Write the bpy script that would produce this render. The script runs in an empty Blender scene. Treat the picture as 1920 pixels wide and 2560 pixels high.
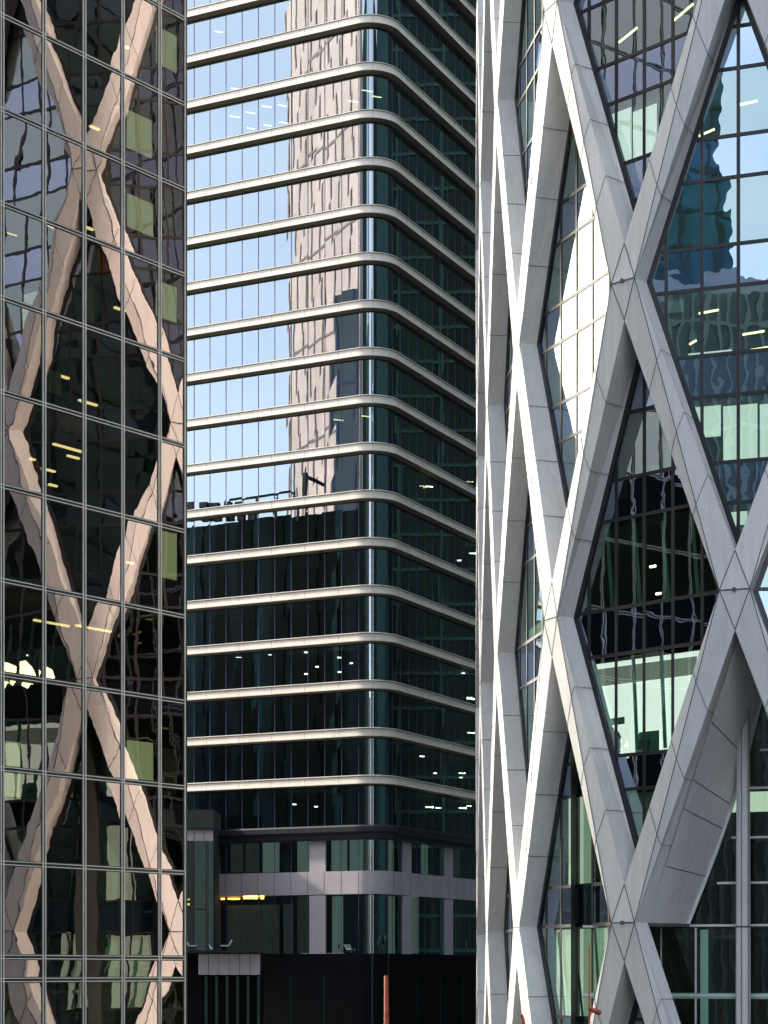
import bpy, math, random
from mathutils import Vector, Matrix
random.seed(7)
V = Vector
sc = bpy.context.scene
C = sc.collection
H0 = 2427.0; F = 5064.0                      # horizon row and focal length of the photo, px of 1920x2560

# ------------------------------------------------------------ camera, sky, sun, exposure
cam = bpy.data.cameras.new('camera'); camo = bpy.data.objects.new('camera', cam); C.objects.link(camo)
camo.location = (0, 0, 0); camo.rotation_euler = (math.radians(90), 0, 0)
cam.sensor_fit = 'HORIZONTAL'; cam.sensor_width = 36; cam.lens = F/1920*36
cam.shift_y = (H0-1280)/1920
cam.clip_start = .5; cam.clip_end = 4000
sc.camera = camo
SUN_AZ = -76.0; SUN_EL = 36.0
w = bpy.data.worlds.new('World'); sc.world = w; w.use_nodes = True
nt = w.node_tree; nt.nodes.clear()
def N(nt, t, **kw):
    n = nt.nodes.new(t)
    for k, v in kw.items():
        if k in n.inputs: n.inputs[k].default_value = v
        else: setattr(n, k, v)
    return n
L = lambda nt, a, b: nt.links.new(a, b)
sky = N(nt, 'ShaderNodeTexSky'); sky.sky_type = 'NISHITA'; sky.sun_disc = False
sky.sun_elevation = math.radians(SUN_EL); sky.sun_rotation = math.radians(SUN_AZ)
sky.air_density = 1.0; sky.dust_density = 1.5; sky.ozone_density = 1.0
tc = N(nt, 'ShaderNodeTexCoord'); mp = N(nt, 'ShaderNodeMapping'); mp.inputs['Scale'].default_value = (1.6, 1.6, 3.2)
L(nt, tc.outputs['Generated'], mp.inputs[0])
no = N(nt, 'ShaderNodeTexNoise', Scale=1.5, Detail=7.0, Roughness=.55); L(nt, mp.outputs[0], no.inputs['Vector'])
rmp = N(nt, 'ShaderNodeMapRange'); rmp.inputs[1].default_value = .44; rmp.inputs[2].default_value = .72
L(nt, no.outputs[0], rmp.inputs[0])
# bright cloud bank added out of view for cream reflections, north-west of the sun
dv = N(nt, 'ShaderNodeVectorMath', operation='DOT_PRODUCT')
az = math.radians(-50); dv.inputs[1].default_value = (math.sin(az)*.93, math.cos(az)*.93, .37)
L(nt, tc.outputs['Generated'], dv.inputs[0])
bank = N(nt, 'ShaderNodeMapRange'); bank.interpolation_type = 'SMOOTHSTEP'
bank.inputs[1].default_value = .80; bank.inputs[2].default_value = .95; L(nt, dv.outputs['Value'], bank.inputs[0])
cm = N(nt, 'ShaderNodeMix'); cm.data_type = 'RGBA'
cm.inputs[7].default_value = (6.2, 6.6, 6.8, 1)
cf = N(nt, 'ShaderNodeMath', operation='MULTIPLY'); cf.inputs[1].default_value = .6
L(nt, rmp.outputs[0], cf.inputs[0]); hz = N(nt, 'ShaderNodeMix'); hz.data_type = 'RGBA'; hz.inputs[0].default_value = .5; hz.inputs[7].default_value = (3.9, 4.2, 4.6, 1)
L(nt, sky.outputs[0], hz.inputs[6])
L(nt, cf.outputs[0], cm.inputs[0]); L(nt, hz.outputs[2], cm.inputs[6])
cm2 = N(nt, 'ShaderNodeMix'); cm2.data_type = 'RGBA'; cm2.inputs[7].default_value = (26, 24, 20, 1)
L(nt, bank.outputs[0], cm2.inputs[0]); L(nt, cm.outputs[2], cm2.inputs[6])
bg = N(nt, 'ShaderNodeBackground', Strength=.15); L(nt, cm2.outputs[2], bg.inputs[0])
wo = N(nt, 'ShaderNodeOutputWorld'); L(nt, bg.outputs[0], wo.inputs[0])
sl = bpy.data.lights.new('sun', 'SUN'); so = bpy.data.objects.new('sun', sl); C.objects.link(so)
sl.energy = 2.0; sl.angle = math.radians(3); sl.color = (1, .9, .76)
a = math.radians(SUN_AZ); e = math.radians(SUN_EL)
sundir = V((math.sin(a)*math.cos(e), math.cos(a)*math.cos(e), math.sin(e)))
so.rotation_euler = sundir.to_track_quat('Z', 'Y').to_euler(); so.location = (0, 0, 150)
sc.view_settings.view_transform = 'Standard'; sc.view_settings.look = 'None'
sc.view_settings.exposure = 1.75; sc.view_settings.gamma = 1
try:
    sc.cycles.max_bounces = 10; sc.cycles.glossy_bounces = 5; sc.cycles.transparent_max_bounces = 12
    sc.cycles.caustics_reflective = False; sc.cycles.caustics_refractive = False; sc.cycles.sample_clamp_indirect = 6
except Exception: pass

# ------------------------------------------------------------ materials
def newmat(name):
    m = bpy.data.materials.new(name); m.use_nodes = True; m.node_tree.nodes.clear(); return m
def mat(name, col, rough=.5, metal=0., var=.08, scale=1.0, emit=None, bump=0., grime=0., stretch=(1,1,1), streak=0., vary=0., spec=.5):
    m = newmat(name); t = m.node_tree
    p = N(t, 'ShaderNodeBsdfPrincipled'); o = N(t, 'ShaderNodeOutputMaterial'); L(t, p.outputs[0], o.inputs[0])
    p.inputs['Specular IOR Level'].default_value = spec; p.inputs['Roughness'].default_value = rough; p.inputs['Metallic'].default_value = metal
    c = N(t, 'ShaderNodeTexCoord'); mp = N(t, 'ShaderNodeMapping'); mp.inputs['Scale'].default_value = stretch
    L(t, c.outputs['Object'], mp.inputs[0])
    n = N(t, 'ShaderNodeTexNoise', Scale=scale, Detail=6.0, Roughness=.6); L(t, mp.outputs[0], n.inputs['Vector'])
    r = N(t, 'ShaderNodeMapRange'); r.inputs[1].default_value = .3; r.inputs[2].default_value = .7
    r.inputs[3].default_value = 1-var; r.inputs[4].default_value = 1+var
    L(t, n.outputs[0], r.inputs[0])
    mul = N(t, 'ShaderNodeVectorMath', operation='SCALE'); mul.inputs[0].default_value = col
    L(t, r.outputs[0], mul.inputs['Scale']); last = mul.outputs[0]
    if grime:
        n2 = N(t, 'ShaderNodeTexNoise', Scale=22.0, Detail=4.0); L(t, c.outputs['Object'], n2.inputs['Vector'])
        r2 = N(t, 'ShaderNodeMapRange'); r2.inputs[1].default_value = .3; r2.inputs[2].default_value = .7
        r2.inputs[3].default_value = 1-grime; r2.inputs[4].default_value = 1+grime; L(t, n2.outputs[0], r2.inputs[0])
        m2 = N(t, 'ShaderNodeVectorMath', operation='SCALE'); L(t, last, m2.inputs[0]); L(t, r2.outputs[0], m2.inputs['Scale']); last = m2.outputs[0]
    if streak:
        m3 = N(t, 'ShaderNodeMapping'); m3.inputs['Scale'].default_value = (5, 5, .22); L(t, c.outputs['Object'], m3.inputs[0])
        n3 = N(t, 'ShaderNodeTexNoise', Scale=1.0, Detail=5.0, Roughness=.65); L(t, m3.outputs[0], n3.inputs['Vector'])
        r3 = N(t, 'ShaderNodeMapRange'); r3.inputs[1].default_value = .35; r3.inputs[2].default_value = .7
        r3.inputs[3].default_value = 1.0; r3.inputs[4].default_value = 1-streak; L(t, n3.outputs[0], r3.inputs[0])
        v3 = N(t, 'ShaderNodeVectorMath', operation='SCALE'); L(t, last, v3.inputs[0]); L(t, r3.outputs[0], v3.inputs['Scale']); last = v3.outputs[0]
    if vary:
        oi = N(t, 'ShaderNodeObjectInfo'); r4 = N(t, 'ShaderNodeMapRange'); r4.inputs[3].default_value = 1-vary; r4.inputs[4].default_value = 1+vary*.4
        L(t, oi.outputs['Random'], r4.inputs[0])
        v4 = N(t, 'ShaderNodeVectorMath', operation='SCALE'); L(t, last, v4.inputs[0]); L(t, r4.outputs[0], v4.inputs['Scale']); last = v4.outputs[0]
    L(t, last, p.inputs['Base Color'])
    if bump:
        b = N(t, 'ShaderNodeBump', Distance=bump); L(t, n.outputs[0], b.inputs['Height']); L(t, b.outputs[0], p.inputs['Normal'])
    if emit:
        p.inputs['Emission Color'].default_value = (*emit[:3], 1); p.inputs['Emission Strength'].default_value = emit[3]
    return m
def glass(name, trans, refl, f0, scale=1.1, dist=.003, rough=.0, power=4.0, stretch=(1, 1, 1), fine=0.):
    m = newmat(name); t = m.node_tree
    c = N(t, 'ShaderNodeTexCoord'); oi = N(t, 'ShaderNodeObjectInfo')
    mul = N(t, 'ShaderNodeMath', operation='MULTIPLY'); mul.inputs[1].default_value = 40; L(t, oi.outputs['Random'], mul.inputs[0])
    mp = N(t, 'ShaderNodeMapping'); mp.inputs['Scale'].default_value = stretch; L(t, c.outputs['Object'], mp.inputs[0])
    n = N(t, 'ShaderNodeTexNoise', Scale=scale, Detail=2.0, Roughness=.35); n.noise_dimensions = '4D'
    L(t, mp.outputs[0], n.inputs['Vector']); L(t, mul.outputs[0], n.inputs['W'])
    b = N(t, 'ShaderNodeBump', Distance=dist, Strength=1.0); L(t, n.outputs[0], b.inputs['Height'])
    nrm = b
    if fine:
        nf = N(t, 'ShaderNodeTexNoise', Scale=scale*4.5, Detail=1.0); L(t, mp.outputs[0], nf.inputs['Vector'])
        b2 = N(t, 'ShaderNodeBump', Distance=fine, Strength=1.0); L(t, nf.outputs[0], b2.inputs['Height']); L(t, b.outputs[0], b2.inputs['Normal']); nrm = b2
    g = N(t, 'ShaderNodeBsdfGlossy', Roughness=rough); g.inputs['Color'].default_value = (*refl, 1); L(t, nrm.outputs[0], g.inputs['Normal'])
    tr = N(t, 'ShaderNodeBsdfTransparent'); tr.inputs[0].default_value = (*trans, 1)
    lw = N(t, 'ShaderNodeLayerWeight', Blend=.5)
    pw = N(t, 'ShaderNodeMath', operation='POWER'); pw.inputs[1].default_value = power; L(t, lw.outputs['Facing'], pw.inputs[0])
    r = N(t, 'ShaderNodeMapRange'); r.inputs[3].default_value = f0; r.inputs[4].default_value = 1.0; L(t, pw.outputs[0], r.inputs[0])
    mx = N(t, 'ShaderNodeMixShader'); L(t, r.outputs[0], mx.inputs[0]); L(t, tr.outputs[0], mx.inputs[1]); L(t, g.outputs[0], mx.inputs[2])
    o = N(t, 'ShaderNodeOutputMaterial'); L(t, mx.outputs[0], o.inputs[0])
    return m
M = {}
M['panel'] = mat('pale_aluminium_panel', (.74, .73, .73), .42, .0, .06, .35, bump=.004, grime=.08, streak=.13, vary=.07)
M['seam'] = mat('panel_joint', (.10, .10, .11), .7)
M['black'] = mat('black_frame', (.012, .012, .016), .35)
M['dark'] = mat('dark_room', (.018, .022, .022), .8, var=.4, scale=.6)
M['core'] = mat('room_back_wall', (.10, .11, .09), .8, var=.6, scale=.25, stretch=(1, 1, .4))
M['slab'] = mat('ceiling_slab', (.16, .16, .15), .8)
M['spand'] = mat('spandrel_backing', (.045, .055, .075), .5, var=.25)
M['gR'] = glass('green_tinted_glass', (.58, .72, .63), (.72, .92, .92), .36, .8, .0035, power=3.0)
M['gRs'] = glass('coated_spandrel_glass', (.4, .45, .5), (.62, .76, 1.0), .5, .9, .005, power=3.0)
M['gL'] = glass('bronze_tinted_glass', (.32, .32, .22), (.78, .64, .60), .46, .62, .0065, power=3.5, fine=.0003)
M['gC'] = glass('blue_grey_glass', (.30, .46, .46), (.68, .77, .82), .42, .5, .0016, power=3.0, stretch=(1, 1, .45))
M['alu'] = mat('champagne_mullion', (.80, .74, .64), .4, .0)
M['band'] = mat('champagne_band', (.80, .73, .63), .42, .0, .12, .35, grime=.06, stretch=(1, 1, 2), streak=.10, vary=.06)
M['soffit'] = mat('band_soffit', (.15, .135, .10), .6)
M['mull'] = mat('dark_blue_mullion', (.05, .07, .16), .4)
M['fascia'] = mat('dark_fascia', (.035, .037, .045), .4, .3)
M['mauve'] = mat('mauve_grey_panel', (.52, .47, .50), .5, .1, .08, .7, grime=.08)
M['base'] = mat('dark_base_cladding', (.002, .0028, .005), .6, spec=.12, var=.3)
M['blind'] = mat('pale_green_blind', (.62, .76, .66), .8, var=.08, scale=.8, stretch=(3, 3, .3))
M['blindY'] = mat('olive_blind', (.50, .56, .36), .8, var=.12, scale=.8, stretch=(5, 5, .3))
M['blindW'] = mat('white_blind', (.8, .86, .84), .8, var=.04)
M['curtain'] = mat('dark_curtain', (.10, .10, .05), .9, var=.6, scale=2.5, stretch=(4, 4, .2))
M['selfLitWall'] = mat('self_lit_room_wall', (.8, .9, .84), .8, var=.05, emit=(1, 1, .98, .5))  # room lighting put into the wall as emission
M['reflGreen'] = mat('painted_green_reflection', (.5, .62, .46), .8, var=.35, scale=1.2, streak=.35, grime=.12, stretch=(5, 5, .25), emit=(.75, .9, .62, .30))  # painted reflection of green windows, glowing behind the bronze glass
M['blindPale'] = mat('self_lit_beige_green_blind', (.58, .62, .5), .8, streak=.3, grime=.1, var=.3, scale=.8, stretch=(4, 4, .3), emit=(.95, 1, .85, .3))  # glow added so the blind shows through the reflecting glass
M['blindWL'] = mat('self_lit_white_blind', (.7, .8, .76), .8, streak=.2, grime=.06, var=.14, emit=(.9, 1, .95, .34))  # own glow brightens the blind behind the glass
M['gG'] = glass('clear_ground_floor_glass', (.45, .6, .5), (.8, .9, .88), .10, .8, .003, power=4.0)
M['finD'] = mat('dim_glass_fin', (.02, .05, .042), .4)
M['lamp'] = mat('ceiling_lamp', (.9, .8, .5), .5, emit=(1, .82, .45, 1.3))
M['lampGlint'] = mat('bright_lamp_and_glint', (.9, .9, .8), .5, emit=(1, .93, .7, 3))  # also paints the sun glint on the bronze tower
M['orange'] = mat('orange_strip_lamp', (.9, .5, .1), .5, emit=(1, .42, .06, 6))
M['fin'] = mat('glass_fin_edge', (.25, .45, .36), .3)
M['rust'] = mat('rusty_red_paint', (.38, .06, .025), .55, var=.35, scale=3)
M['white'] = mat('white_upholstery', (.7, .72, .7), .6)
M['grnd'] = mat('dark_stone_paving', (.07, .068, .066), .8, var=.2, scale=.3)
M['leaf'] = mat('dark_cactus_green', (.05, .07, .04), .6)
M['curtainG'] = mat('self_lit_grey_green_curtain_and_reflection', (.30, .34, .28), .8, var=.2, scale=2, stretch=(4, 4, .2), emit=(.8, .82, .72, .10))  # light of the room put in as a faint glow
M['brown'] = mat('dim_brown_room', (.10, .08, .06), .8, var=.5, scale=.8, stretch=(2, 2, .6), emit=(.8, .7, .6, .022))  # faint glow stands in for room light
M['ribs2'] = mat('dim_ribbed_wall', (.18, .24, .23), .5, var=.3, scale=.2)
M['ochre'] = mat('ochre_panel', (.35, .20, .05), .6)
M['teal'] = mat('teal_wall', (.05, .16, .15), .6)

# ------------------------------------------------------------ mesh helpers
class MB:
    def __init__(s): s.v = []; s.f = []; s.m = []; s.s = []
    def poly(s, pts, m=0, smooth=False):
        b = len(s.v); s.v += [tuple(p) for p in pts]; s.f.append(tuple(range(b, b+len(pts)))); s.m.append(m); s.s.append(smooth)
    def box(s, o, ax, ay, az, m=0):            # corner o and three edge vectors
        o = V(o); ax = V(ax); ay = V(ay); az = V(az)
        b = len(s.v); s.v += [tuple(o+i*ax+j*ay+k*az) for k in (0, 1) for j in (0, 1) for i in (0, 1)]
        for q in ((0, 2, 3, 1), (4, 5, 7, 6), (0, 1, 5, 4), (2, 6, 7, 3), (0, 4, 6, 2), (1, 3, 7, 5)):
            s.f.append(tuple(b+i for i in q)); s.m.append(m); s.s.append(False)
    def bar(s, p, q, w, t, n, m=0):            # bar from p to q: width w across, thickness t standing out along n
        p = V(p); q = V(q); n = V(n).normalized(); d = (q-p)
        if d.length < 1e-4: return
        side = d.cross(n).normalized()*w
        s.box(p-side*.5, d, side, n*t, m)
    def tube(s, p, q, r0, r1, m=0, n=12, caps=True):
        p = V(p); q = V(q); d = (q-p).normalized(); a = d.orthogonal().normalized(); bb = d.cross(a)
        b = len(s.v)
        for c, r in ((p, r0), (q, r1)):
            s.v += [tuple(c+(a*math.cos(2*math.pi*i/n)+bb*math.sin(2*math.pi*i/n))*r) for i in range(n)]
        for i in range(n):
            j = (i+1) % n; s.f.append((b+i, b+j, b+n+j, b+n+i)); s.m.append(m); s.s.append(True)
        if caps:
            s.f.append(tuple(range(b+n-1, b-1, -1))); s.m.append(m); s.s.append(False)
            s.f.append(tuple(range(b+n, b+2*n))); s.m.append(m); s.s.append(False)
    def sphere(s, c, r, sz=(1, 1, 1), m=0, nu=14, nv=8):
        b = len(s.v); c = V(c)
        for j in range(nv+1):
            ph = math.pi*j/nv
            for i in range(nu):
                th = 2*math.pi*i/nu
                s.v.append((c.x+r*sz[0]*math.sin(ph)*math.cos(th), c.y+r*sz[1]*math.sin(ph)*math.sin(th), c.z+r*sz[2]*math.cos(ph)))
        for j in range(nv):
            for i in range(nu):
                k = (i+1) % nu; s.f.append((b+j*nu+i, b+(j+1)*nu+i, b+(j+1)*nu+k, b+j*nu+k)); s.m.append(m); s.s.append(True)
    def build(s, name, mats, parent=None):
        me = bpy.data.meshes.new(name); me.from_pydata(s.v, [], s.f)
        for x in (mats if isinstance(mats, (list, tuple)) else [mats]): me.materials.append(M[x] if isinstance(x, str) else x)
        me.polygons.foreach_set('material_index', s.m); me.polygons.foreach_set('use_smooth', s.s); me.update()
        o = bpy.data.objects.new(name, me); C.objects.link(o)
        if parent is not None:
            o.parent = parent
            pl = V((0, 0, 0)); q = parent
            while q: pl += q.location; q = q.parent
            me.transform(Matrix.Translation(-pl))
        return o
def thing(name, label, cat, loc=(0, 0, 0), group=None):
    o = bpy.data.objects.new(name, None); C.objects.link(o); o.location = loc; o.empty_display_size = .5
    o['label'] = label; o['category'] = cat
    if group: o['group'] = group
    return o
def tag(o, label, cat, group=None):
    o['label'] = label; o['category'] = cat
    if group: o['group'] = group
    return o
def proj(p): return (960+F*p[0]/p[1], H0-F*p[2]/p[1])
def clip(poly, rect):                           # convex polygon against x0,x1,z0,z1
    for ax, lim, sg in ((0, rect[0], 1), (0, rect[1], -1), (1, rect[2], 1), (1, rect[3], -1)):
        out = []
        for i, p in enumerate(poly):
            q = poly[(i+1) % len(poly)]; dp = sg*(p[ax]-lim); dq = sg*(q[ax]-lim)
            if dp >= 0: out.append(p)
            if (dp > 0 and dq < 0) or (dp < 0 and dq > 0):
                t = dp/(dp-dq); out.append((p[0]+t*(q[0]-p[0]), p[1]+t*(q[1]-p[1])))
        poly = out
        if len(poly) < 3: return []
    return poly
def area(p): return abs(sum(p[i][0]*p[(i+1) % len(p)][1]-p[(i+1) % len(p)][0]*p[i][1] for i in range(len(p))))/2
GZ = -8.0

# ------------------------------------------------------------ ground
g = MB(); g.poly([(-1500, -1500, GZ), (1500, -1500, GZ), (1500, 1500, GZ), (-1500, 1500, GZ)])
go = g.build('ground', 'grnd'); go['kind'] = 'structure'

# ============================================================ LEFT: bronze mirror-glass tower
K = V((-8.06, 82.0, 0)); u = V((.6143, .7891, 0)).normalized(); nl = V((u.y, -u.x, 0))
def LP(s, z, d=0): p = K-u*s+nl*d; return V((p.x, p.y, z))
lt = thing('bronze_glass_tower', 'bronze mirror glass office tower with champagne mullions, reflecting the white lattice tower', 'building', (K.x, K.y, GZ))
S = [0.0]+[1.47+2.06*i for i in range(16)]
Z = [-8.0, -3.8, -.34, .51]+[.51+3.455*k for k in range(1, 19)]
rest = MB()
def lpane(mb, i, j):
    e = .035
    d = [random.uniform(-.0035, .0035) for _ in range(4)]
    p = [LP(S[i+1]-e, Z[j]+e, d[0]), LP(S[i]+e, Z[j]+e, d[1]), LP(S[i]+e, Z[j+1]-e, d[2]), LP(S[i+1]-e, Z[j+1]-e, d[3])]
    mb.poly([p[0], p[1], p[2]]); mb.poly([p[0], p[2], p[3]])
    # make the pane a small smooth grid so that a warped corner bends the reflection softly
def lpane_s(mb, i, j):
    e = .035; n = 6
    d = [random.uniform(-.008, .008) for _ in range(4)]; bulge = random.uniform(-.008, .012)
    b = len(mb.v)
    for a_ in range(n+1):
        for c_ in range(n+1):
            x = a_/n; y = c_/n
            dd = d[0]*(1-x)*(1-y)+d[1]*x*(1-y)+d[2]*x*y+d[3]*(1-x)*y+bulge*16*x*(1-x)*y*(1-y)*.5
            mb.v.append(tuple(LP((S[i+1]-e)+(S[i]-S[i+1]+2*e)*x, (Z[j]+e)+(Z[j+1]-Z[j]-2*e)*y, dd)))
    for a_ in range(n):
        for c_ in range(n):
            q = b+a_*(n+1)+c_; mb.f.append((q, q+n+1, q+n+2, q+1)); mb.m.append(0); mb.s.append(True)
for i in range(len(S)-1):
    for j in range(len(Z)-1):
        vis = i <= 5 and proj(LP(S[i], Z[j]))[1] > -5 and proj(LP(S[i], Z[j+1]))[1] < 2565
        if vis:
            mb = MB(); lpane_s(mb, i, j); mb.build('window_pane', 'gL', lt)
        else: lpane(rest, i, j)
r_ = rest.build('glazing', 'gL', lt); r_['kind'] = 'stuff'
for i, s in enumerate(S):
    if i > 9: continue
    mb = MB(); top = Z[-1]
    for o_ in ((-.062, .062) if i else (.03,)):
        mb.box(LP(s+o_+.018, GZ, .003), u*.036, nl*.05, (0, 0, top-GZ), 0)
    mb.box(LP(s+.12, GZ, .0015), u*.24, nl*.012, (0, 0, top-GZ), 1)
    mb.build('mullion', ['alu', 'black'], lt)
for j, z in enumerate(Z[1:]):
    mb = MB(); S1 = S[-1]
    for o_ in (-.075, .05):
        mb.box(LP(S1, z+o_, .006), u*S1, nl*.04, (0, 0, .03), 0)
    mb.box(LP(S1, z-.11, .005), u*S1, nl*.010, (0, 0, .22), 1)
    mb.build('transom', ['alu', 'black'], lt)
mb = MB()                                        # opaque body, its slabs and its back walls
LT = S[-1]; dep = 7.0; zt = Z[-1]+20
bk = V((-1, .10, 0)).normalized()
A0 = LP(0, GZ, -.05); A1 = LP(LT, GZ, -.05)
mb.poly([LP(LT, GZ, -dep), LP(1.0, GZ, -dep), LP(1.0, zt, -dep), LP(LT, zt, -dep)], 0)
mb.poly([A0, A0+bk*12, V((*(A0+bk*12).xy, zt)), V((*A0.xy, zt))], 1)
mb.poly([A0+bk*12, A0+bk*12-u*30, V((*(A0+bk*12-u*30).xy, zt)), V((*(A0+bk*12).xy, zt))], 1)
mb.poly([V((*A0.xy, zt)), V((*(A0+bk*12).xy, zt)), V((*(A0+bk*12-u*30).xy, zt)), V((*A1.xy, zt))], 1)
mb.poly([LP(0, Z[-1], -.02), LP(LT, Z[-1], -.02), LP(LT, zt, -.02), LP(0, zt, -.02)], 1)
mb.poly([A1, A0+bk*12-u*30, V((*(A0+bk*12-u*30).xy, zt)), V((*A1.xy, zt))], 1)
mb.build('tower_body', ['core', 'dark'], lt)
for z in Z[1:]:
    mb = MB(); mb.poly([LP(.3, z-.1, -.12), LP(LT, z-.1, -.12), LP(LT, z-.1, -dep+.01), LP(1.1, z-.1, -dep+.01)], 0)
    mb.poly([LP(.3, z-.1, -.12), LP(LT, z-.1, -.12), LP(LT, z+.16, -.12), LP(.3, z+.16, -.12)], 0)
    mb.build('floor_slab', 'slab', lt)
def lx(x):                                       # source column -> distance from the corner
    t = (x-960)/F; Y = -56.7/(nl.x*t+nl.y); return (K-V((t*Y, Y, 0))).dot(u)
def ly(x, y): t = (x-960)/F; return (H0-y)/F*(-56.7/(nl.x*t+nl.y))
def lpatch(x0, y0, x1, y1, m, d=-.3):  # most patches paint reflections of the lattice tower's windows
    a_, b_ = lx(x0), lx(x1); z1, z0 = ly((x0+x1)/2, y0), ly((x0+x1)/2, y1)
    mb = MB(); mb.poly([LP(a_, z0, d), LP(b_, z0, d), LP(b_, z1, d), LP(a_, z1, d)]); mb.build('blind_or_light_patch', m, lt)
for a_ in ((405, 72, 458, 165, 'reflGreen'), (332, 282, 395, 378, 'reflGreen'), (333, 492, 398, 575, 'reflGreen'), (402, 500, 458, 560, 'blindY'), (268, 500, 330, 560, 'blindY'),
          (405, 705, 458, 795, 'reflGreen'), (222, 700, 250, 800, 'blind'), (128, 922, 168, 980, 'blind'), (415, 1326, 464, 1445, 'reflGreen'),
          (332, 1852, 398, 1960, 'reflGreen'), (415, 1870, 464, 1985, 'blindY'), (14, 1852, 66, 1990, 'reflGreen'), (10, 760, 48, 840, 'blindW'),
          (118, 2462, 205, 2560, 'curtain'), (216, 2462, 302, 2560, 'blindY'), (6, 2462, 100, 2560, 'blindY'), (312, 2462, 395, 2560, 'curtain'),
          (262, 910, 338, 1080, 'curtain')): lpatch(*a_)
mb = MB()                                        # sun glint in the glass, painted as glowing patches low on the left
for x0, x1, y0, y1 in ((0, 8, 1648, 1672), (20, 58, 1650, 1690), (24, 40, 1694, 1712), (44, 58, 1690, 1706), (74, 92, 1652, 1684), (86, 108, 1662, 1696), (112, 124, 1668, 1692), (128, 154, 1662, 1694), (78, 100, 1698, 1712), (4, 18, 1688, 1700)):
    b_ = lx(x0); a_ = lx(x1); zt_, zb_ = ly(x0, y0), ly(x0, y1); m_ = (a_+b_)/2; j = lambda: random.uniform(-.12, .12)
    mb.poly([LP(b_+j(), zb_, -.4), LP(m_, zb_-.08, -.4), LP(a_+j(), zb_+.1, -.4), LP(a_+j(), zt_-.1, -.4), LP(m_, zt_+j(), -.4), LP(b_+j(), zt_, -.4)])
mb.build('painted_sun_glint', 'lampGlint', lt)['kind'] = 'stuff'
mb = MB()
for (x, y, wd) in ((240, 118, 40), (262, 160, 26), (375, 103, 20), (390, 190, 40), (300, 308, 22), (430, 315, 46), (285, 560, 24), (225, 935, 32), (295, 1003, 44), (360, 965, 20),
                  (190, 1170, 32), (195, 1207, 20), (250, 1137, 28), (265, 1122, 76), (225, 1560, 84), (330, 1574, 84), (385, 1402, 15), (140, 1140, 12), (365, 765, 26)):
    s0 = lx(x); s1 = lx(x+wd); z = ly(x, y); d0 = -1.2
    mb.box(LP(s0, z, d0), -u*(s0-s1), nl*.12, (0, 0, .07), 0)
mb.build('ceiling_lamps', 'lamp', lt)['kind'] = 'stuff'

# ============================================================ CENTRE: tower with rounded corner and champagne bands
Pc = V((-.23, 169.6, 0)); dl = V((-.8973, .4415, 0)).normalized(); dr = V((.4415, .8973, 0)).normalized()
R = 2.1; LL = 62.0; LR = 46.0; SP = 1.62
nL = V((-.4415, -.8973, 0)).normalized(); nR = V((.8973, -.4415, 0)).normalized()
cc = Pc+dl*R+dr*R                                # centre of the rounded corner
stat = []                                        # stations (point on glass, outward normal)
k = int((LL-R)/SP)
for i in range(k, 0, -1): stat.append((Pc+dl*(R+i*SP), nL))
NA = 20
for i in range(NA+1):
    f = i/NA*math.pi/2; n_ = nL*math.cos(f)+nR*math.sin(f); stat.append((cc+n_*R, n_))
for i in range(1, int((LR-R)/SP)): stat.append((Pc+dr*(R+i*SP), nR))
i0 = k; i1 = k+NA
ct = thing('banded_office_tower', 'blue glass office tower with rounded corner and champagne bands at every floor', 'building', (Pc.x, Pc.y, GZ))
def sweep(mb, prof, m_of=None, sub=stat):
    b = len(mb.v); n = len(prof)
    for p, nn in sub:
        for (o_, z) in prof: mb.v.append(tuple(V((p.x+nn.x*o_, p.y+nn.y*o_, z))))
    for i in range(len(sub)-1):
        for j in range(n-1):
            q = b+i*n+j; mb.f.append((q, q+n, q+n+1, q+1)); mb.m.append(m_of[j] if m_of else 0); mb.s.append(False)
def smooth_arc(o):                                # smooth only the strips around the rounded corner
    pass
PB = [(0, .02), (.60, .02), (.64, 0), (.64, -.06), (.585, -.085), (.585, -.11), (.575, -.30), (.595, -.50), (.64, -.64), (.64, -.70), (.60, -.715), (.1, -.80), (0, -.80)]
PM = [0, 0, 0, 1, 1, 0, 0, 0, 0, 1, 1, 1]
TOPZ = [16.4+3.985*k for k in range(0, 23)]
for k, z in enumerate(TOPZ):
    mb = MB(); sweep(mb, [(o_, z+zz) for o_, zz in PB], PM)
    for i in range(1, len(stat), 2):
        if i0 < i < i1 and (i-i0) % 7: continue
        p, nn = stat[i]
        for j in (5, 6, 7):
            q1 = V((p.x+nn.x*PB[j][0], p.y+nn.y*PB[j][0], z+PB[j][1])); q2 = V((p.x+nn.x*PB[j+1][0], p.y+nn.y*PB[j+1][0], z+PB[j+1][1]))
            mb.bar(q1, q2, .025, .004, nn, 1)
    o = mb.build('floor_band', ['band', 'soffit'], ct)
    for p_ in o.data.polygons: p_.use_smooth = True
    try: o.data.set_sharp_from_angle(angle=math.radians(30))
    except Exception: pass
MUL = []
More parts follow.
